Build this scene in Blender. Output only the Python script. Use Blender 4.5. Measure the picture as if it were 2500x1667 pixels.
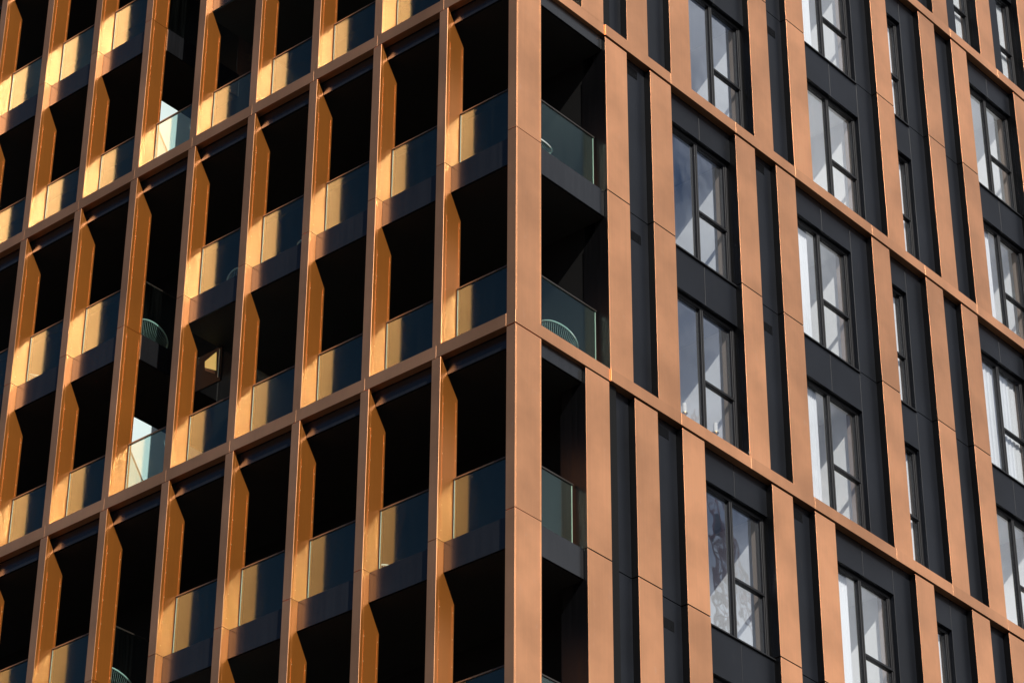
import bpy, bmesh, math, random
from mathutils import Vector, Matrix
random.seed(7)
for o in list(bpy.data.objects): bpy.data.objects.remove(o)
SC = bpy.context.scene
COL = SC.collection
S = 3.1                      # one storey in metres; the plan below is written in storeys
Z0 = 7.2517                  # height of the copper band at the street corner, in storeys above the road
def W(x, y, z): return Vector((x*S, y*S, (z+Z0)*S))

# ------------------------------------------------------------------ camera
cam = bpy.data.cameras.new('camera'); co = bpy.data.objects.new('camera', cam); COL.objects.link(co)
R = ((0.7578914805706742, 0.6523649980557349, 0.004518073719222956),
     (-0.3427258188536191, 0.4040388514993739, -0.8481106175318069),
     (-0.5551031586736898, 0.6412273510938283, 0.5297999315210267))
M = Matrix(((R[0][0], -R[1][0], -R[2][0], 0), (R[0][1], -R[1][1], -R[2][1], 0),
            (R[0][2], -R[1][2], -R[2][2], 0), (0, 0, 0, 1)))
co.matrix_world = Matrix.Translation(W(6.90168629, -7.99614271, -6.73550454)) @ M
cam.sensor_width = 36; cam.lens = 6901.826/2500*36
cam.clip_end = 3000
SC.camera = co

# ------------------------------------------------------------------ light
SUN = Vector((1.0, -0.62, 0.84)).normalized()
el = math.asin(SUN.z); az = math.atan2(SUN.x, SUN.y)      # azimuth clockwise from +Y
SKY_STRENGTH, SUN_STRENGTH, EXPOSURE = 0.055, 4.6, 0.0
world = bpy.data.worlds.new('World'); SC.world = world; world.use_nodes = True
nt = world.node_tree; nt.nodes.clear()
def N(t, kind, **kw):
    n = t.nodes.new(kind)
    for k, v in kw.items(): setattr(n, k, v)
    return n
sky = N(nt, 'ShaderNodeTexSky', sky_type='NISHITA'); sky.sun_disc = False
sky.sun_elevation = el; sky.sun_rotation = az
sky.air_density = 1.0; sky.dust_density = 1.0; sky.ozone_density = 5.5
bg = N(nt, 'ShaderNodeBackground'); bg.inputs['Strength'].default_value = SKY_STRENGTH
out = N(nt, 'ShaderNodeOutputWorld')
tc = N(nt, 'ShaderNodeTexCoord'); mp = N(nt, 'ShaderNodeMapping')
mp.inputs['Scale'].default_value = (1, 1, 1.9); mp.inputs['Location'].default_value = (7.82, -1.63, 5.69)
nz = N(nt, 'ShaderNodeTexNoise'); nz.inputs['Scale'].default_value = 3.4; nz.inputs['Detail'].default_value = 7
nz.inputs['Roughness'].default_value = 0.58; nz.inputs['Distortion'].default_value = 0.35
cr = N(nt, 'ShaderNodeValToRGB'); cr.color_ramp.elements[0].position = 0.485; cr.color_ramp.elements[1].position = 0.61
mx = N(nt, 'ShaderNodeMixRGB'); mx.inputs['Color2'].default_value = (14.8, 15.1, 16.0, 1)   # sunlit cumulus
nt.links.new(tc.outputs['Generated'], mp.inputs['Vector']); nt.links.new(mp.outputs[0], nz.inputs['Vector'])
# a cloud bank towards the back right, clearer sky to the left
dt = N(nt, 'ShaderNodeVectorMath', operation='DOT_PRODUCT'); dt.inputs[1].default_value = (.66, .75, 0)
ma = N(nt, 'ShaderNodeMath', operation='MULTIPLY_ADD'); ma.inputs[1].default_value = .135
mn = N(nt, 'ShaderNodeMath', operation='MINIMUM'); mn.inputs[1].default_value = 0
mb = N(nt, 'ShaderNodeMath', operation='MULTIPLY_ADD'); mb.inputs[1].default_value = .09
nt.links.new(tc.outputs['Generated'], dt.inputs[0]); nt.links.new(dt.outputs['Value'], ma.inputs[0])
nt.links.new(dt.outputs['Value'], mn.inputs[0]); nt.links.new(mn.outputs[0], mb.inputs[0])
nt.links.new(nz.outputs['Fac'], mb.inputs[2]); nt.links.new(mb.outputs[0], ma.inputs[2]); nt.links.new(ma.outputs[0], cr.inputs['Fac']); nt.links.new(cr.outputs['Color'], mx.inputs['Fac'])
nt.links.new(sky.outputs[0], mx.inputs['Color1']); nt.links.new(mx.outputs[0], bg.inputs['Color'])
nt.links.new(bg.outputs[0], out.inputs['Surface'])

sl = bpy.data.lights.new('sun', 'SUN'); sl.energy = SUN_STRENGTH; sl.angle = math.radians(0.53); sl.color = (1, 0.95, 0.87)
so = bpy.data.objects.new('sun', sl); COL.objects.link(so)
so.rotation_euler = SUN.to_track_quat('Z', 'Y').to_euler(); so.location = W(12, -9, 8)

SC.render.engine = 'CYCLES'
SC.view_settings.view_transform = 'Standard'; SC.view_settings.look = 'None'
SC.view_settings.exposure = EXPOSURE; SC.view_settings.gamma = 1
SC.view_settings.use_curve_mapping = False
cy = SC.cycles
cy.use_denoising = True; cy.caustics_reflective = True; cy.caustics_refractive = False
cy.max_bounces = 12; cy.glossy_bounces = 6; cy.diffuse_bounces = 8; cy.transparent_max_bounces = 24; cy.transmission_bounces = 6
cy.blur_glossy = 0.0; cy.sample_clamp_indirect = 0

# ------------------------------------------------------------------ materials
def mat(name, base, metallic=0.0, rough=0.5, coat=0.0, coat_rough=0.1, spec=0.5, ior=1.5,
        streak=0.0, blotch=0.0, bump=0.0, bump_scale=1.0, fine=0.0, specks=0.0, vary=0.0, smudge=0.0):
    m = bpy.data.materials.new(name); m.use_nodes = True; t = m.node_tree
    b = t.nodes['Principled BSDF']
    b.inputs['Base Color'].default_value = (*base, 1); b.inputs['Metallic'].default_value = metallic
    b.inputs['Roughness'].default_value = rough; b.inputs['IOR'].default_value = ior
    b.inputs['Specular IOR Level'].default_value = spec
    b.inputs['Coat Weight'].default_value = coat; b.inputs['Coat IOR'].default_value = 1.7; b.inputs['Coat Roughness'].default_value = coat_rough
    g = N(t, 'ShaderNodeNewGeometry')
    col = None
    rgb = N(t, 'ShaderNodeRGB'); rgb.outputs[0].default_value = (*base, 1); col = rgb.outputs[0]
    def mult(col, fac_out, lo, hi):
        r = N(t, 'ShaderNodeMapRange'); r.inputs['To Min'].default_value = lo; r.inputs['To Max'].default_value = hi
        t.links.new(fac_out, r.inputs['Value'])
        v = N(t, 'ShaderNodeVectorMath', operation='SCALE'); t.links.new(col, v.inputs[0]); t.links.new(r.outputs[0], v.inputs['Scale'])
        return v.outputs[0]
    if blotch:
        n = N(t, 'ShaderNodeTexNoise'); n.inputs['Scale'].default_value = 0.9; n.inputs['Detail'].default_value = 5
        t.links.new(g.outputs['Position'], n.inputs['Vector'])
        r = N(t, 'ShaderNodeMapRange'); r.inputs['From Min'].default_value = .35; r.inputs['From Max'].default_value = .65
        t.links.new(n.outputs['Fac'], r.inputs['Value']); col = mult(col, r.outputs[0], 1-blotch, 1+blotch)
    if streak:
        mp = N(t, 'ShaderNodeMapping'); mp.inputs['Scale'].default_value = (26, 26, 0.7)
        n = N(t, 'ShaderNodeTexNoise'); n.inputs['Scale'].default_value = 1.0; n.inputs['Detail'].default_value = 4
        t.links.new(g.outputs['Position'], mp.inputs[0]); t.links.new(mp.outputs[0], n.inputs['Vector'])
        r = N(t, 'ShaderNodeMapRange'); r.inputs['From Min'].default_value = .35; r.inputs['From Max'].default_value = .7
        t.links.new(n.outputs['Fac'], r.inputs['Value']); col = mult(col, r.outputs[0], 1-streak, 1+streak)
        rr = N(t, 'ShaderNodeMapRange'); rr.inputs['To Min'].default_value = rough*(1-streak*.5); rr.inputs['To Max'].default_value = rough*(1+streak*.5)
        t.links.new(r.outputs[0], rr.inputs['Value']); t.links.new(rr.outputs[0], b.inputs['Roughness'])
    if vary:
        oi = N(t, 'ShaderNodeObjectInfo'); col = mult(col, oi.outputs['Random'], 1-vary, 1+vary)
    if specks:
        n = N(t, 'ShaderNodeTexVoronoi'); n.inputs['Scale'].default_value = 9
        t.links.new(g.outputs['Position'], n.inputs['Vector'])
        lt = N(t, 'ShaderNodeMath', operation='LESS_THAN'); lt.inputs[1].default_value = 0.11
        t.links.new(n.outputs['Distance'], lt.inputs[0])
        sm = N(t, 'ShaderNodeMath', operation='MULTIPLY'); sm.inputs[1].default_value = specks
        sp = N(t, 'ShaderNodeSeparateColor'); t.links.new(n.outputs['Color'], sp.inputs[0])
        g2 = N(t, 'ShaderNodeMath', operation='GREATER_THAN'); g2.inputs[1].default_value = .82; t.links.new(sp.outputs[0], g2.inputs[0])
        m0 = N(t, 'ShaderNodeMath', operation='MULTIPLY'); t.links.new(lt.outputs[0], m0.inputs[0]); t.links.new(g2.outputs[0], m0.inputs[1])
        t.links.new(m0.outputs[0], sm.inputs[0])
        mm = N(t, 'ShaderNodeMixRGB'); mm.inputs['Color2'].default_value = (.75, .72, .66, 1)
        t.links.new(sm.outputs[0], mm.inputs['Fac']); t.links.new(col, mm.inputs['Color1']); col = mm.outputs[0]
    if smudge:      # rain marks and hand-sized scuffs
        mp = N(t, 'ShaderNodeMapping'); mp.inputs['Scale'].default_value = (7, 7, 3.2)
        n = N(t, 'ShaderNodeTexNoise'); n.inputs['Scale'].default_value = 1.0; n.inputs['Detail'].default_value = 9; n.inputs['Roughness'].default_value = .7
        t.links.new(g.outputs['Position'], mp.inputs[0]); t.links.new(mp.outputs[0], n.inputs['Vector'])
        r = N(t, 'ShaderNodeMapRange'); r.inputs['From Min'].default_value = .60; r.inputs['From Max'].default_value = .78
        r.inputs['To Max'].default_value = smudge; t.links.new(n.outputs['Fac'], r.inputs['Value'])
        mm = N(t, 'ShaderNodeMixRGB'); mm.inputs['Color2'].default_value = (.80, .62, .50, 1)
        t.links.new(r.outputs[0], mm.inputs['Fac']); t.links.new(col, mm.inputs['Color1']); col = mm.outputs[0]
    t.links.new(col, b.inputs['Base Color'])
    h = None
    if bump:
        n = N(t, 'ShaderNodeTexNoise'); n.inputs['Scale'].default_value = bump_scale; n.inputs['Detail'].default_value = 1.5
        t.links.new(g.outputs['Position'], n.inputs['Vector'])
        bm_ = N(t, 'ShaderNodeBump'); bm_.inputs['Strength'].default_value = 1; bm_.inputs['Distance'].default_value = bump
        t.links.new(n.outputs['Fac'], bm_.inputs['Height']); h = bm_
    if fine:
        n2 = N(t, 'ShaderNodeTexNoise'); n2.inputs['Scale'].default_value = 160; n2.inputs['Detail'].default_value = 2
        t.links.new(g.outputs['Position'], n2.inputs['Vector'])
        b2 = N(t, 'ShaderNodeBump'); b2.inputs['Strength'].default_value = 1; b2.inputs['Distance'].default_value = fine
        t.links.new(n2.outputs['Fac'], b2.inputs['Height'])
        if h: t.links.new(h.outputs[0], b2.inputs['Normal'])
        h = b2
    if h: t.links.new(h.outputs[0], b.inputs['Normal'])
    if h and coat: t.links.new(h.outputs[0], b.inputs['Coat Normal'])
    return m

def glass(name, tint, f0, rough, refl=(1, 1, 1), wav=0.0, wav_scale=1.5, dirt=0.0):
    """flat glazing: Schlick mirror over a tinted see-through sheet (both surfaces counted)"""
    m = bpy.data.materials.new(name); m.use_nodes = True; t = m.node_tree; t.nodes.clear()
    o = N(t, 'ShaderNodeOutputMaterial'); mix = N(t, 'ShaderNodeMixShader'); tr = N(t, 'ShaderNodeBsdfTransparent')
    gl = N(t, 'ShaderNodeBsdfGlossy'); gl.inputs['Roughness'].default_value = rough; gl.inputs['Color'].default_value = (*refl, 1)
    tr.inputs['Color'].default_value = (*tint, 1)
    g = N(t, 'ShaderNodeNewGeometry'); d = N(t, 'ShaderNodeVectorMath', operation='DOT_PRODUCT')
    t.links.new(g.outputs['Incoming'], d.inputs[0]); t.links.new(g.outputs['Normal'], d.inputs[1])
    a = N(t, 'ShaderNodeMath', operation='ABSOLUTE'); t.links.new(d.outputs['Value'], a.inputs[0])
    s = N(t, 'ShaderNodeMath', operation='SUBTRACT'); s.inputs[0].default_value = 1; t.links.new(a.outputs[0], s.inputs[1])
    p = N(t, 'ShaderNodeMath', operation='POWER'); p.inputs[1].default_value = 5; t.links.new(s.outputs[0], p.inputs[0])
    f = N(t, 'ShaderNodeMath', operation='MULTIPLY_ADD'); f.inputs[1].default_value = 1-f0; f.inputs[2].default_value = f0
    t.links.new(p.outputs[0], f.inputs[0]); t.links.new(f.outputs[0], mix.inputs['Fac'])
    t.links.new(tr.outputs[0], mix.inputs[1]); t.links.new(gl.outputs[0], mix.inputs[2])
    last = mix.outputs[0]
    if wav:
        n = N(t, 'ShaderNodeTexNoise'); n.inputs['Scale'].default_value = wav_scale; n.inputs['Detail'].default_value = 1
        t.links.new(g.outputs['Position'], n.inputs['Vector'])
        bm_ = N(t, 'ShaderNodeBump'); bm_.inputs['Distance'].default_value = wav; bm_.inputs['Strength'].default_value = 1
        t.links.new(n.outputs['Fac'], bm_.inputs['Height']); t.links.new(bm_.outputs[0], gl.inputs['Normal'])
    if dirt:
        mp = N(t, 'ShaderNodeMapping'); mp.inputs['Scale'].default_value = (20, 20, 1.1)
        n = N(t, 'ShaderNodeTexNoise'); n.inputs['Scale'].default_value = 1; n.inputs['Detail'].default_value = 5
        t.links.new(g.outputs['Position'], mp.inputs[0]); t.links.new(mp.outputs[0], n.inputs['Vector'])
        r = N(t, 'ShaderNodeMapRange'); r.inputs['From Min'].default_value = .42; r.inputs['From Max'].default_value = .8
        r.inputs['To Max'].default_value = dirt; t.links.new(n.outputs['Fac'], r.inputs['Value'])
        df = N(t, 'ShaderNodeBsdfDiffuse'); df.inputs['Color'].default_value = (.55, .58, .56, 1)
        m2 = N(t, 'ShaderNodeMixShader'); t.links.new(r.outputs[0], m2.inputs['Fac'])
        t.links.new(last, m2.inputs[1]); t.links.new(df.outputs[0], m2.inputs[2]); last = m2.outputs[0]
    t.links.new(last, o.inputs['Surface'])
    return m

COPPER = mat('copper_anodised', (.80, .372, .178), metallic=.88, rough=.36, streak=.02, blotch=.14, bump=.03, bump_scale=.6, fine=.00012, vary=.12, smudge=.24)
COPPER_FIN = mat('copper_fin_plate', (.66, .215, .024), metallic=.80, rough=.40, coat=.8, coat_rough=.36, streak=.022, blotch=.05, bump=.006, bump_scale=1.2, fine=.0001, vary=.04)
RIVET = mat('rivet_brass', (.95, .62, .32), metallic=.4, rough=.35)
DARK = mat('black_powder_coat', (.003, .003, .0035), rough=.34, spec=.22, streak=.2, blotch=.2, bump=.004, bump_scale=1.0, specks=0)
DARKPANEL = mat('charcoal_panel', (.0065, .0078, .0112), rough=.38, spec=.21, streak=.10, blotch=.25, smudge=.012, bump=.010, bump_scale=.9, specks=0, vary=.08)
FASCIA = mat('charcoal_fascia', (.011, .0115, .013), rough=.24, spec=.5, streak=.16, blotch=.15, bump=.003, bump_scale=1.2, specks=0, vary=.1)
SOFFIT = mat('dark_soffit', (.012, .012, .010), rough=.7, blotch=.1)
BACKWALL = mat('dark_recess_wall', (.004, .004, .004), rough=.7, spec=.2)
FRAME = mat('window_frame_black', (.014, .014, .016), rough=.5, spec=.3)
RAIL = mat('handrail_bronze', (.05, .042, .035), rough=.35, metallic=.4)
GEDGE = mat('glass_edge_green', (.50, .68, .56), rough=.3)
BALGLASS = glass('balcony_glass', (.80, .90, .88), .062, .115, refl=(.76, .93, .86), dirt=.005, wav=.0006)
WINCOAT = glass('coated_window_glass', (.96, .975, .985), .16, .012, refl=(.90, .94, 1.0), wav=.0010, wav_scale=2.3)
WINGLASS = glass('window_glass', (.97, .98, .985), .10, .012, refl=(.90, .94, 1.0), wav=.0022, wav_scale=1.9)
PLASTER = mat('room_plaster', (.93, .93, .93), rough=.9, blotch=.02)
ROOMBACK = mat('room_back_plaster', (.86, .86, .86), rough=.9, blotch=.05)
ROOMDIM = mat('room_shaded_plaster', (.40, .44, .53), rough=.9)  # plaster darkened and blued, the dim room's shade put into the colour
CURTAIN = mat('white_curtain', (.74, .75, .77), rough=.9)
REVEAL = mat('inner_reveal', (.36, .29, .25), rough=.6)
SCREEN = mat('pale_blue_screen', (.70, .86, .88), rough=.5, blotch=.03)
CHAIRM = mat('mint_white_cord', (.74, .83, .79), rough=.5)
ASPHALT = mat('asphalt', (.05, .05, .052), rough=.9, blotch=.2, fine=.002)
PAVING = mat('paving_stone', (.24, .235, .22), rough=.85, blotch=.12)
CANDLE = mat('candle_wax', (.85, .83, .78), rough=.6)
BRASS = mat('brass', (.5, .38, .18), metallic=1, rough=.3)

# ------------------------------------------------------------------ helpers
CACHE = {}
WPOS = {}
def obj(name, me, wloc, parent=None):
    o = bpy.data.objects.new(name, me); COL.objects.link(o)
    WPOS[o.name] = Vector(wloc)
    if parent is not None:
        o.parent = parent; o.location = Vector(wloc) - WPOS[parent.name]
    else: o.location = wloc
    return o
def empty(name, wloc, label=None, cat=None, group=None):
    o = obj(name, None, wloc)
    if label: o['label'] = label
    if cat: o['category'] = cat
    if group: o['group'] = group
    return o
def finish(bm, name, mats, dark_side=None):
    bmesh.ops.recalc_face_normals(bm, faces=bm.faces[:])
    me = bpy.data.meshes.new(name)
    if dark_side is not None:
        for f in bm.faces:
            if any(abs(f.normal[k_]) > .95 for k_ in (dark_side if isinstance(dark_side, tuple) else (dark_side,))): f.material_index = 1
    bm.to_mesh(me); bm.free()
    for m in (mats if isinstance(mats, (list, tuple)) else [mats]): me.materials.append(m)
    return me
def add_box(bm, a, b, bevel=0.0, mi=0):
    bevel = min(bevel, .0022)
    vs = [bm.verts.new((x, y, z)) for x in (a[0], b[0]) for y in (a[1], b[1]) for z in (a[2], b[2])]
    fs = [bm.faces.new([vs[i] for i in q]) for q in ((0, 1, 3, 2), (4, 6, 7, 5), (0, 4, 5, 1), (2, 3, 7, 6), (0, 2, 6, 4), (1, 5, 7, 3))]
    for f in fs: f.material_index = mi
    if bevel:
        es = list({e for f in fs for e in f.edges})
        bmesh.ops.bevel(bm, geom=es, offset=bevel, segments=1, affect='EDGES', profile=.5)
def box(name, x0, x1, y0, y1, z0, z1, m, parent, bevel=.0012, dark_side=None):
    """a bevelled box given in storeys; alike boxes share one mesh"""
    dx, dy, dz = (round((x1-x0)*S, 4), round((y1-y0)*S, 4), round((z1-z0)*S, 4))
    ms = m if isinstance(m, (list, tuple)) else [m]
    key = (name, dx, dy, dz, bevel, dark_side) + tuple(q.name for q in ms)
    if key not in CACHE:
        bm = bmesh.new(); add_box(bm, (0, 0, 0), (dx, dy, dz), bevel)
        CACHE[key] = finish(bm, name, ms, dark_side)
    return obj(name, CACHE[key], W(x0, y0, z0), parent)
def prism(pts, axis, t0, t1, m, name, bevel=.0012):
    """polygon in the plane across `axis`, extruded from t0 to t1 (storeys, local)"""
    bm = bmesh.new()
    def P(u, v, t): return (t*S, u*S, v*S) if axis == 0 else (u*S, t*S, v*S)
    a = [bm.verts.new(P(u, v, t0)) for u, v in pts]; b = [bm.verts.new(P(u, v, t1)) for u, v in pts]
    bm.faces.new(a); bm.faces.new(b[::-1]); n = len(pts)
    for i in range(n): bm.faces.new((a[i], a[(i+1) % n], b[(i+1) % n], b[i]))
    if bevel: bmesh.ops.bevel(bm, geom=bm.edges[:], offset=bevel, segments=1, affect='EDGES')
    return finish(bm, name, m)
def tube(bm, pts, r, n=6, closed=False):
    pts = [Vector(p) for p in pts]; rings = []
    L = len(pts)
    for i, p in enumerate(pts):
        if closed: t = pts[(i+1) % L] - pts[i-1]
        else: t = pts[min(i+1, L-1)] - pts[max(i-1, 0)]
        t.normalize(); u = t.cross(Vector((0, 0, 1)))
        if u.length < 1e-3: u = Vector((1, 0, 0))
        u.normalize(); v = t.cross(u)
        rings.append([bm.verts.new(p + (u*math.cos(a)+v*math.sin(a))*r) for a in [2*math.pi*k/n for k in range(n)]])
    for i in range(L if closed else L-1):
        A, B = rings[i], rings[(i+1) % L]
        for k in range(n): bm.faces.new((A[k], A[(k+1) % n], B[(k+1) % n], B[k]))
    if not closed:
        bm.faces.new(rings[0][::-1]); bm.faces.new(rings[-1])

# ------------------------------------------------------------------ the ground
def sheet(name, x0, x1, y0, y1, z, m):
    bm = bmesh.new(); bm.faces.new([bm.verts.new(v) for v in ((x0, y0, 0), (x1, y0, 0), (x1, y1, 0), (x0, y1, 0))])
    o = obj(name, finish(bm, name, m), (0, 0, z)); o['kind'] = 'structure'; return o
sheet('road', -900, 900, -900, 900, 0, ASPHALT)
bm = bmesh.new(); add_box(bm, (-40, -4, 0.004), (4, 60, .13), .02)
o = obj('pavement', finish(bm, 'pavement', PAVING), (0, 0, 0)); o['kind'] = 'structure'

# ------------------------------------------------------------------ the building
B = empty('apartment_building', (0, 0, 0), 'tall apartment tower clad in copper strips and black panels, corner balconies with glass railings', 'building')
ZLO, ZHI = -4, 6
HB = .0325           # half height of a band
JO = .037            # the floor joint sits this far above the storey line
BAY, PW, X1 = .4433, .0529, .4457
NL = 11              # balcony pillars on the left face
CW, PR = .0522, .1768
GY, GX = .100, .075  # depth of the glass balustrades behind the two faces
FY, FX = .046, .022  # depth of the slab fascias
XL = -(X1+(NL-1)*BAY+PW)
YR = 6.0
def px(k): return -X1-(k-1)*BAY            # right edge of pillar k
VOID = 6                                   # no balcony between pillars 6 and 5 on the odd storeys
BACK = .68

# copper bands
for n in range(ZLO, ZHI+1, 2):
    edges = [0.0] + [px(k)-PW*.55 for k in range(1, NL+1)]
    for i in range(len(edges)-1):
        if i == 0: box('horizontal_band', edges[1]+.0006, -.0565, 0, .04, n-HB, n+HB, COPPER, B, bevel=.0005)
        else: box('horizontal_band', edges[i+1]+.0006, edges[i], 0, .04, n-HB, n+HB, COPPER, B, bevel=.0005)
    # corner piece, an L wrapping the corner
    bm = bmesh.new()
    pts = [(-.0559, 0), (.0, 0), (.0, .003), (.0, .665), (-.036, .665), (-.036, .04), (-.0559, .04)]
    a = [bm.verts.new((x*S, y*S, 0)) for x, y in pts]; b = [bm.verts.new((x*S, y*S, 2*HB*S)) for x, y in pts]
    bm.faces.new(a); bm.faces.new(b[::-1])
    for i in range(7): bm.faces.new((a[i], a[(i+1) % 7], b[(i+1) % 7], b[i]))
    bmesh.ops.bevel(bm, geom=bm.edges[:], offset=.0012, segments=1, affect='EDGES')
    obj('horizontal_band', finish(bm, 'horizontal_band', COPPER), W(0.006*0, 0, n-HB), B)
    ys = [.6656, 1.19, 1.7375, 2.2656, 2.98, 3.5, 4.033, 4.57, 5.11, 5.8, YR+.2]
    for a_, b_ in zip(ys, ys[1:]):
        box('horizontal_band', -.036, .006, a_+.0006, b_, n-HB, n+HB, COPPER, B, bevel=.0005)

# balcony pillars: casing + riveted fin plate with its chamfers
def fin_poly(lower, full):
    top = 1+JO-.0012 if lower else 2-HB-.003
    if lower:
        z0 = HB+.0
        if full: return [(.018, z0), (.12, z0), (.12, top), (.018, top)]
        return [(.018, z0), (.12, z0), (.12, .762), (FY+.001, .8885), (FY+.001, top), (.018, top)]
    z0 = 1+JO+.0012
    return [(.018, z0), (.12, z0), (.12, 1.787), (.018, 1.965-.02), ]
def rivets(lower, full):
    bm = bmesh.new()
    z = (HB if lower else 1+JO)+.05; top = (.75 if not full else 1.0) if lower else 1.77
    while z < top:
        for y in (.0265, .1125):
            r = .0026; c = Vector((0, y+random.uniform(-.0006, .0006), z+random.uniform(-.004, .004)))
            ring = [bm.verts.new(((c.x)*S, (c.y+r*math.cos(q))*S, (c.z+r*math.sin(q))*S)) for q in [i*math.pi/3 for i in range(6)]]
            tip = bm.verts.new(((c.x+.0012)*S, c.y*S, c.z*S))
            for i in range(6): bm.faces.new((ring[i], ring[(i+1) % 6], tip))
        z += .128
    # folded seam lines beside the rivets
    for y in (.0225, .1085):
        add_box(bm, (-.0004*S, (y)*S, (HB if lower else 1+JO+.01)*S), (.0005*S, (y+.0007)*S, top*S), mi=1)
    return finish(bm, 'rivet_line', [RIVET, COPPER_FIN])
FM = {}
for lower in (True, False):
    for full in ((False, True) if lower else (False,)):
        FM[lower, full] = (prism(fin_poly(lower, full), 0, .0008, PW-.0008, COPPER_FIN, 'fin_plate'), rivets(lower, full))
for n in range(ZLO, ZHI, 2):
    for k in range(1, NL+1):
        x = px(k)
        for lower in (True, False):
            z0, z1 = (n+HB, n+1+JO-.0016) if lower else (n+1+JO+.0016, n+2-HB-.003)
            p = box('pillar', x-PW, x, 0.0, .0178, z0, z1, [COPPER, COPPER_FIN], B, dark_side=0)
            full = lower and k == VOID
            f = obj('fin_plate', FM[lower, full][0], W(x-PW, 0, n), p)
            rv = obj('rivet_line', FM[lower, full][1], W(x-.0008, 0, n), p); rv['kind'] = 'stuff'
    # corner pier
    for lower in (True, False):
        z0, z1 = (n+HB+.0, n+1+JO-.0018) if lower else (n+1+JO+.0018, n+2-HB-.0075)
        p = box('corner_pier', -CW, 0, 0, PR, z0, z1, COPPER, B, bevel=.0005)
        bm = bmesh.new()
        for y in (.0085, PR-.006):
            z = z0+.06
            while z < z1-.02:
                r = .0020
                ring = [bm.verts.new((0, (y+r*math.cos(q))*S, (z-z0+r*math.sin(q))*S)) for q in [i*math.pi/3 for i in range(6)]]
                tip = bm.verts.new((.0012*S, y*S, (z-z0)*S))
                for i in range(6): bm.faces.new((ring[i], ring[(i+1) % 6], tip))
                z += .128
        add_box(bm, (-.0003*S, .0062*S, 0.01), (.0005*S, .0071*S, (z1-z0)*S-.01)); add_box(bm, (-.0003*S, (PR-.0085)*S, .01), (.0005*S, (PR-.0077)*S, (z1-z0)*S-.01))
        rv = obj('rivet_line', finish(bm, 'rivet_line', RIVET), W(.0, 0, z0), p); rv['kind'] = 'stuff'

# slabs, fascias, soffits and balustrades of the left face
def balustrade(x0, x1, y0, y1, zb, zt, along, edge_at):
    """glass pane (clear box) with a green cut edge and a slim cap rail"""
    p = box('glass_balustrade', x0, x1, y0, y1, zb, zt, BALGLASS, B, bevel=0)
    t = .0045
    if along == 'x':
        box('glass_edge', x0-.0022, x0-.0002, y0, y1, zb, zt, GEDGE, p, bevel=0)
        box('handrail', x0-.006, x1, y0-.004, y1+.004, zt+.0003, zt+.0085, RAIL, p, bevel=.003)
        box('end_post', x0-.0085, x0-.0055, y0-.001, y1+.004, zb, zt+.002, FRAME, p, bevel=0)
    else:
        ye = y1
        if edge_at == 'y1': box('glass_edge', x0, x1, y1+.0002, y1+.0026, zb, zt, GEDGE, p, bevel=0)
        box('handrail', x0-.004, x1+.004, y0, y1+(.008 if edge_at == 'y1' else 0), zt+.0003, zt+.0085, RAIL, p, bevel=.003)
    return p
GT = .0015
for n in range(ZLO, ZHI+1):
    odd = n % 2 == 1
    for k in range(0, NL):
        xr = -CW if k == 0 else px(k)-PW
        xl = px(k+1)
        void = odd and k == VOID-1
        if void: continue
        box('slab_fascia', xl+.0006, xr-.0006, FY, FY+.012, n-.1115, n+JO, FASCIA, B, bevel=.0012)
        balustrade(xl+.0095, xr-.001, GY-GT, GY+GT, n+JO if odd else n+HB, n+.366, 'x', None)
    # floor slabs
    xs = [(XL, px(VOID)), (px(VOID-1)-PW, -.03)] if odd else [(XL, -.03)]
    for a_, b_ in xs:
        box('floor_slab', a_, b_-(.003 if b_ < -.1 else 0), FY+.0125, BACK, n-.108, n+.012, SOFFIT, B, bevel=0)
    if odd:
        xv = px(VOID)
        box('slab_fascia', xv-.0028, xv+.004, .121, BACK-.01, n-.1115, n+JO, FASCIA, B, bevel=.0012)
        p = box('glass_balustrade', xv-.012, xv-.009, .104, BACK-.02, n+JO+.0002, n+.366, BALGLASS, B, bevel=0)
        box('handrail', xv-.0145, xv-.0065, .12, BACK-.02, n+.3663, n+.3745, RAIL, p, bevel=.003)
    else:
        # pale privacy screen between the balconies under the double-height opening
        xv = px(VOID)
        box('privacy_screen', xv-.03, xv-.004, .124, BACK-.01, n+.013, n+.547, SCREEN, B, bevel=.004)
box('recess_wall', XL, -.155, BACK, BACK+.05, ZLO, ZHI+.01, BACKWALL, B, bevel=0)

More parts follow.
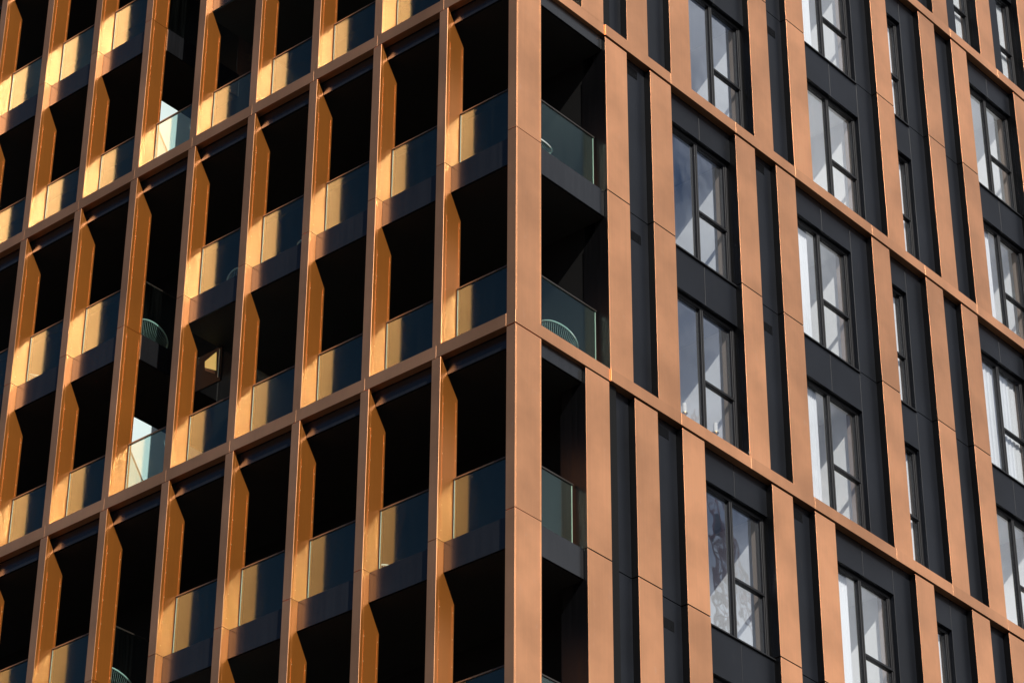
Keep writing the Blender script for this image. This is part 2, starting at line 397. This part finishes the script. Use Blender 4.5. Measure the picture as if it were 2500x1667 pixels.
# ------------------------------------------------------------------ right face
U = .1773
def seq(start, items):
    """[(kind, y0, y1)] from a string of strips, panels and windows"""
    o = []; y = start
    for it in items:
        w = {'S': .1695, 'd': .188, 'W': .5425, 'X': .7135, 'n': .3625, 'm': .3625}[it]
        o.append((it, y, y+w)); y += w
    return o
PER = 'SdSXSnSdSW'
layA = seq(.668, 'SdSW') ; layA += seq(1.7375, PER) ; layA += seq(4.575, PER)
layB = seq(.487, 'SdSdSW'); layB += seq(1.9116, 'SdSXSnSdSW') ; layB += seq(4.749, PER)
layD = seq(.668, 'SdSW') + seq(1.7375, 'SdSXSnSd') + seq(3.8615, 'SmSmSdSW')
LAY = {-4: layA, -2: layB, 0: layA, 2: layB, 4: layD}
PD = .038            # depth of the charcoal panels
WF = .062            # front of the window frames
room_n = 0
def window(y0, y1, n, wide, curtain):
    """frame (with mullion and transom), panes, sill; returns the frame object"""
    z0, z1 = n+.031, n+.789
    if n % 2 == 0: z0 = n+HB-.01
    w, h = (y1-y0)*S, (z1-z0)*S
    key = ('win', round(w, 3), round(h, 3), wide)
    ym = (.507 if wide else 0)*(y1-y0)
    zt = n+.369
    fx0, fx1 = -.090*S, -WF*S
    if key not in CACHE:
        bm = bmesh.new(); fw = .015*S; e = .0006*S
        add_box(bm, (fx0, e, e), (fx1, fw, h-e), .004); add_box(bm, (fx0, w-fw, e), (fx1, w-e, h-e), .004)
        add_box(bm, (fx0, fw, e), (fx1-.004, w-fw, fw*1.0), .004); add_box(bm, (fx0, fw, h-fw*1.2), (fx1-.004, w-fw, h-e), .004)
        a = fw
        if wide:
            add_box(bm, (fx0, ym*S-.0085*S, fw), (fx1-.002, ym*S+.0025*S, h-fw), .003)
            add_box(bm, (fx0, ym*S+.0035*S, fw), (fx1+.006, ym*S+.0105*S, h-fw), .003)
            a = ym*S+.0105*S
        add_box(bm, (fx0, a, (zt-z0-.0065)*S), (fx1-.001, w-fw, (zt-z0+.0065)*S), .004)
        # sash frame stepping back round the opening light, right jamb
        add_box(bm, (fx0, w-fw-.009*S, fw), (fx1-.012, w-fw-.0005, h-fw*1.2), .003)
        CACHE[key] = finish(bm, 'window', FRAME)
    f = obj('window', CACHE[key], W(0, y0, z0), B)
    gx = -.0775
    def pane(a, b, c, d): box('pane', gx-.0012, gx, y0+a, y0+b, c, d, WINCOAT if y0 < 1.45 else WINGLASS, f, bevel=0)
    ww = y1-y0; zb, zc = z0+.0152, z1-.018
    left = .0152
    if wide:
        pane(left, ym-.0088, zb, zc); left = ym+.0108
    pane(left, ww-.0243, zb, zt-.0068); pane(left, ww-.0243, zt+.0068, zc)
    if n % 2 == 1:
        box('sill', -.090, -.028, y0+.001, y1-.001, n+.0225, n+.0305, FRAME, f, bevel=.003)
    if curtain:
        bm = bmesh.new(); L = []
        c0, c1 = {1: (.03, ww*.42), 2: (.03, ww-.02), 3: (ww*.5, ww*.8)}[curtain]
        m_ = 120
        for i in range(m_+1):
            yy = c0+(c1-c0)*i/m_; xx = -.1045+.0026*math.sin(i*.62)+.0012*math.sin(i*1.37+n)
            L.append((xx, yy))
        a = [bm.verts.new((x*S, y*S, 0)) for x, y in L]; b_ = [bm.verts.new((x*S, y*S, .79*S)) for x, y in L]
        for i in range(m_): bm.faces.new((a[i], a[i+1], b_[i+1], b_[i]))
        for f_ in bm.faces: f_.smooth = True
        obj('curtain', finish(bm, 'curtain', CURTAIN), W(0, y0, n+.02), f)
    return f
def room(y0, y1, n, dim=False):
    """the visible part of the room behind a window: an open box of plaster"""
    bm = bmesh.new()
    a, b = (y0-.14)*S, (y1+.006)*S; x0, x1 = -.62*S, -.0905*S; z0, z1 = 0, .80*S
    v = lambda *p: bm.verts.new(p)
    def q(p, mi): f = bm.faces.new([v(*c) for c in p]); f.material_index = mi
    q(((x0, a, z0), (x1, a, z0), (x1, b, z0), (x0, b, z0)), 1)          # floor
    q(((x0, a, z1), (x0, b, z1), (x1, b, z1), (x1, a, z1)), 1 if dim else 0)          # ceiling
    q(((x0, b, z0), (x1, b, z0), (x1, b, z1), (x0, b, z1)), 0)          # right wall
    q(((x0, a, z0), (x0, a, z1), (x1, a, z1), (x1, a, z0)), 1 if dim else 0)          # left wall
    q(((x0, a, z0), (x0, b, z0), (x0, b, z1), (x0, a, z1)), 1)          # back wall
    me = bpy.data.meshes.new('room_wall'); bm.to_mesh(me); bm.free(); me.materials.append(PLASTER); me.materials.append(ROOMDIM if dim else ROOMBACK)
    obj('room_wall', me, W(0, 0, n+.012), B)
    # dark inner jamb beside the right end of the window
    box('inner_jamb', -.130, -.0912, y1-.014, y1+.004, n+.02, n+.80, REVEAL, B, bevel=0)
def spandrels(y0, y1, n, wide):
    z0, z1 = n-.2105, n+.0222
    if n == ZHI: z1 = n
    ym = y0+.507*(y1-y0)+.004 if wide else None
    for a_, b_ in ([(y0+.001, ym-.0012), (ym+.0012, y1-.001)] if wide else [(y0+.001, y1-.001)]):
        box('spandrel_panel', -.0905, -PD, a_, b_, z0, z1, DARKPANEL, B, bevel=.0012)
def dpanel(y0, y1, n, lower, vent):
    z0, z1 = (n+.001, n+1+JO-.0024) if lower else (n+1+JO+.0024, n+1.999)
    p = box('charcoal_panel', -.0905, -PD, y0+.001, y1-.001, z0, z1, DARKPANEL, B, bevel=.0012)
    if vent:
        zc = (n+.91) if lower else (n+1.905)
        yc = y0+.46*(y1-y0)
        if 'vent' not in CACHE:
            bm = bmesh.new(); hw, hh = .044*S, .026*S
            add_box(bm, (0, -hw, -hh), (.004, hw, hh)); 
            for i in range(9):
                z = -hh+.012+i*(2*hh-.024)/8
                add_box(bm, (.0042, -hw+.01, z-.003), (.009, hw-.01, z+.003))
            add_box(bm, (.0042, hw*.45, -hh*.5), (.012, hw*.5, -hh*.2))
            CACHE['vent'] = finish(bm, 'vent_grille', DARK)
        obj('vent_grille', CACHE['vent'], W(-PD+.0002, yc, zc), p)
wi = 0
for n in range(ZLO, ZHI, 2):
    lay = LAY[n]
    for idx, (kind, y0, y1) in enumerate(lay):
        if y0 > YR: break
        if kind == 'S':
            for lower in (True, False):
                z0, z1 = (n+HB-.002, n+1+JO-.0032) if lower else (n+1+JO+.0032, n+2-HB-.010)
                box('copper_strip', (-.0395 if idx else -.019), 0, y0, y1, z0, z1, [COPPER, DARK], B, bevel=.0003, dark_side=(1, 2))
            if idx: box('strip_backing', -.0905, -.0400, y0, y1, n+.001, n+1.999, DARK, B, bevel=0)
            else: box('strip_backing', -.0905, -.0400, y0+.013, y1, n+.001, n+1.999, DARK, B, bevel=0)
        elif kind == 'd':
            v = (n % 4 == 0 and idx in (1, 5)) or (n % 4 == 2 and idx in (3, 7))
            for lower in (True, False): dpanel(y0, y1, n, lower, v)
        else:
            if kind == 'W': a_, b_ = y0, y1
            elif kind == 'X': a_, b_ = y0, y0+.555
            elif kind == 'n': a_, b_ = y0, y0+.205
            else: a_, b_ = y0+.158, y1
            if kind in 'Xn': 
                for lower in (True, False): dpanel(b_+.0005, y1, n, lower, False)
            if kind == 'm':
                for lower in (True, False): dpanel(y0, a_-.0005, n, lower, False)
            wide = kind in 'WX'
            for m_ in (n, n+1):
                wi += 1
                cur = ([1, 1, 0, 1, 2, 1, 1] if kind == 'X' else [0, 1, 0, 0, 3, 0, 2])[(wi*5 + m_*3) % 7]
                if kind in 'nm': cur = 2
                if kind == 'W' and y0 < 1.45: cur = 0
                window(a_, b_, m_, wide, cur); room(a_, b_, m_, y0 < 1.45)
                spandrels(a_, b_, m_+1, wide)
    # corner loggia behind the right face
    ye = lay[0][1]
    fin = CACHE.get(('rfin', 0))
    for lower in (True, False):
        if lower: pts = [(-.0192, HB), (-.152, HB), (-.152, .760), (-.0245, .8875), (-.0245, 1+JO), (-.0192, 1+JO)]
        else: pts = [(-.0192, 1+JO+.002), (-.152, 1+JO+.002), (-.152, 1.760), (-.0245, 1.8875), (-.0245, 1.96), (-.0192, 1.96)]
        me = prism(pts, 1, 0, .012, DARK, 'loggia_fin')
        obj('loggia_fin', me, W(0, ye+.0006, n), B)
    for m_ in (n, n+1):
        zb = m_+JO if m_ % 2 else m_+HB
        ytop = LAY[n][0][1]
        balustrade(-GX-GT, -GX+GT, PR+.001, ytop-.016, zb, m_+.366, 'y', 'y1')
    for m_ in (n+1, n+2):
        box('slab_fascia', -FX-.012, -FX, PR+.0006, ye-.0006, m_-.1115, m_+JO if m_ % 2 else m_-HB*.4, FASCIA, B, bevel=.003)
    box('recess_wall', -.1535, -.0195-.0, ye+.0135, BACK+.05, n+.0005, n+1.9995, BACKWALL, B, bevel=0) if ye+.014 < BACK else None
# floor slab nose behind the right-hand fascias
for m_ in range(ZLO, ZHI+1):
    box('floor_slab', -.0295, -.0345-.0+.0, .18, .2, m_-.1, m_, SOFFIT, B, bevel=0) if False else None
# inner core so that no daylight passes behind the panels
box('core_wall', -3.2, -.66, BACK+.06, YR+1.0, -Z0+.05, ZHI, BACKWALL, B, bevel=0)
box('podium', XL, -.001, .0, YR, -Z0+.045, ZLO-HB-.003, DARKPANEL, B, bevel=.01)
box('roof_slab', XL, -.0, .045, YR, ZHI+HB+.004, ZHI+.3, DARKPANEL, B, bevel=.01)

# ------------------------------------------------------------------ cord chairs on the balconies
def chair_meshes():
    bm = bmesh.new(); n = 40; rim = []
    for i in range(n):
        t = 2*math.pi*i/n; c = math.cos(t)
        rim.append(Vector((.40*math.sin(t), -.36*c, .62+.22*(-c)*(-1)*(-1) if False else .62-.22*c*(-1))))
    # rim: high at the back (+y... t=pi), low at the front
    rim = [Vector((.40*math.sin(2*math.pi*i/n), .36*math.cos(2*math.pi*i/n), .64+.20*math.cos(2*math.pi*i/n))) for i in range(n)]
    tube(bm, rim, .014, 6, True); frame = finish(bm, 'frame', CHAIRM)
    bm = bmesh.new()
    seat = [Vector((.20*math.sin(2*math.pi*i/n), .03+.20*math.cos(2*math.pi*i/n), .36)) for i in range(n)]
    tube(bm, seat, .011, 6, True); ring = finish(bm, 'seat_ring', CHAIRM)
    bm = bmesh.new()
    for i in range(60):
        a = 2*math.pi*i/60
        top = Vector((.40*math.sin(a), .36*math.cos(a), .64+.20*math.cos(a))); bot = Vector((.20*math.sin(a), .03+.20*math.cos(a), .36))
        mid = (top+bot)/2 + Vector((.03*math.sin(a), .03*math.cos(a), -.03))
        tube(bm, [top, mid, bot, Vector((0, .03, .345))], .0024, 4)
    cords = finish(bm, 'seat_cords', CHAIRM)
    legs = []
    for sx in (-1, 1):
        for sy in (-1, 1):
            bm = bmesh.new(); tube(bm, [(.15*sx, .03+.13*sy, .36), (.25*sx, .03+.25*sy, 0)], .010, 6); legs.append(finish(bm, 'leg', CHAIRM))
    return frame, ring, cords, legs
CF, CR, CC, CL = chair_meshes()
def chair(x, y, n, rot, label):
    w = W(x, y, n+.0125)
    t = empty('cord_chair', w, label, 'chair', 'cord chairs on the balconies'); t.rotation_euler[2] = math.radians(rot); t.scale = (.82, .82, .86)
    for nm, me in [('frame', CF), ('seat_ring', CR), ('seat_cords', CC)]:
        o = bpy.data.objects.new(nm, me); COL.objects.link(o); o.parent = t
        if nm == 'seat_cords': o['kind'] = 'stuff'
    for me in CL:
        o = bpy.data.objects.new('leg', me); COL.objects.link(o); o.parent = t
chair(-3.56, .25, 1, 60, 'pale cord chair behind the glass of the leftmost balcony in the middle of the photo')
chair(-2.83, .32, 1, 170, 'round cord chair at the open end of a balcony beside the tall riveted pillar')
chair(-2.84, .30, -1, 150, 'round cord chair at the bottom left edge of the photo beside a glass screen')
chair(-.18, .50, 0, 150, 'mint cord chair with its shell showing behind the corner balcony glass right of the pier')
chair(-2.09, .31, 1, 200, 'white cord chair low behind streaked glass, right of the double height opening')
chair(-1.63, .34, 1, 160, 'white cord chair of which only the curved rim shows above a dark slab edge')
chair(-1.12, .40, -1, 200, 'pale chair rim just showing at the right end of a lower balcony')
chair(-.165, .30, 1, 100, 'cord chair mostly hidden by the corner pier, its rim showing over the slab edge')

# ------------------------------------------------------------------ candlesticks inside one window
def candlestick(x, y, z, label):
    t = empty('candlestick', W(x, y, z), label, 'candlestick', 'candles standing behind one window')
    def lathe(nm, prof, m):
        bm = bmesh.new(); rings = []
        for r_, h in prof: rings.append([bm.verts.new((r_*math.cos(a), r_*math.sin(a), h)) for a in [2*math.pi*i/14 for i in range(14)]])
        for A, Bq in zip(rings, rings[1:]):
            for i in range(14): bm.faces.new((A[i], A[(i+1) % 14], Bq[(i+1) % 14], Bq[i]))
        bm.faces.new(rings[0][::-1]); bm.faces.new(rings[-1])
        o = bpy.data.objects.new(nm, finish(bm, nm, m)); COL.objects.link(o); o.parent = t
    lathe('holder', [(.07, 0), (.07, .012), (.02, .03), (.012, .20), (.018, .30), (.012, .40), (.05, .44), (.05, .45)], BRASS)
    lathe('candle', [(.036, .4505), (.036, .61), (.02, .615)], CANDLE)
    lathe('wick', [(.003, .6155), (.002, .64)], DARK)
candlestick(-.112, 1.372, .0125, 'white candle on a brass stick behind the left pane, lower left of a big window')
candlestick(-.112, 1.618, .0125, 'white candle on a brass stick behind the right pane, lower right of its twin')

# ------------------------------------------------------------------ the crane down the street, seen mirrored in a window
CR_RED = mat('crane_red_paint', (.30, .045, .018), rough=.45)
CR_CAB = mat('crane_cab_green_grey', (.05, .065, .05), rough=.3)
def crane():
    P = W(-.0765, 1.5786, -.2824); d = Vector((.5172, .7097, .4783)).normalized(); D = 150
    top = P + d*D
    base = Vector((top.x, top.y, 0))
    t = empty('tower_crane', base, 'red lattice tower crane that shows only as a reflection in one window', 'crane')
    H = top.z - 0.4; hw = .44; ang = math.atan2(d.y, d.x)+.12
    def part(nm, f, m):
        bm = bmesh.new(); f(bm); bmesh.ops.rotate(bm, verts=bm.verts[:], cent=(0, 0, 0), matrix=Matrix.Rotation(ang, 3, 'Z'))
        o = bpy.data.objects.new(nm, finish(bm, nm, m)); COL.objects.link(o); o.parent = t
    def mast(bm):
        z = .15
        for sx in (-1, 1):
            for sy in (-1, 1): add_box(bm, (sx*hw-.11, sy*hw-.11, z), (sx*hw+.11, sy*hw+.11, H))
        k = 0
        while z < H-1.6:
            for a, b in (((-1, -1), (1, -1)), ((1, -1), (1, 1)), ((1, 1), (-1, 1)), ((-1, 1), (-1, -1))):
                p, q = (a, b) if k % 2 else (b, a)
                tube(bm, [(p[0]*hw, p[1]*hw, z), (q[0]*hw, q[1]*hw, z+1.6)], .05, 4)
                tube(bm, [(a[0]*hw, a[1]*hw, z), (b[0]*hw, b[1]*hw, z)], .07, 4)
            z += 1.6; k += 1
    part('mast', mast, CR_RED)
    def cab(bm): add_box(bm, (-.5, -.28, H-1.7), (.5, .30, H-.25))
    part('cab', cab, CR_CAB)
    def jib(bm):
        L = 34
        for sy, sz in ((-.45, 0), (.45, 0), (0, .8)):
            add_box(bm, (-12, sy-.05, H+.1+sz), (L, sy+.05, H+.2+sz))
        x = -12
        while x < L-1.2:
            tube(bm, [(x, -.45, H+.15), (x+.6, 0, H+.95), (x+1.2, .45, H+.15)], .03, 4)
            tube(bm, [(x, .45, H+.15), (x+.6, 0, H+.95), (x+1.2, -.45, H+.15)], .03, 4)
            x += 1.2
    part('jib', jib, CR_RED)
    def cw(bm): add_box(bm, (-12, -.6, H-1.3), (-10, .6, H))
    part('counterweight', cw, CR_CAB)
crane()

# a fin's reflection in glass, added as a glowing pane on a dark backing
AMBER_GLOW = bpy.data.materials.new('painted_reflection_amber'); AMBER_GLOW.use_nodes = True
_b = AMBER_GLOW.node_tree.nodes['Principled BSDF']; _b.inputs['Base Color'].default_value = (.5, .36, .12, 1)
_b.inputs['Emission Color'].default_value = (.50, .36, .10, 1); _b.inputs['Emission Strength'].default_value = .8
lw = box('reflection_backing', -2.42, -2.235, .3005, .312, .68, .882, BACKWALL, B)  # added screen that only carries the glowing reflection
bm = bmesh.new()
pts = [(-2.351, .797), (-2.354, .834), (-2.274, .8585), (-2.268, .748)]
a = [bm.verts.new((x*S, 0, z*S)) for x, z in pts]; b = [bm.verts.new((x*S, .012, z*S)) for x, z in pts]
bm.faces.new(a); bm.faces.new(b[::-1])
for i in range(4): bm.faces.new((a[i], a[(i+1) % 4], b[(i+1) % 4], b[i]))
obj('painted_reflection', finish(bm, 'painted_reflection', AMBER_GLOW), W(0, .2955, 0), lw)
for i in range(9):  # ribs and pale line belong to the added reflection pane
    x = -2.347+i*.0088
    box('reflection_rib', x, x+.0035, .2955, .2995, .776-i*.0058, .792-i*.0058, RAIL, lw, bevel=0)
box('reflection_line', -2.2515, -2.249, .2955, .2995, .70, .868, GEDGE, lw, bevel=0)
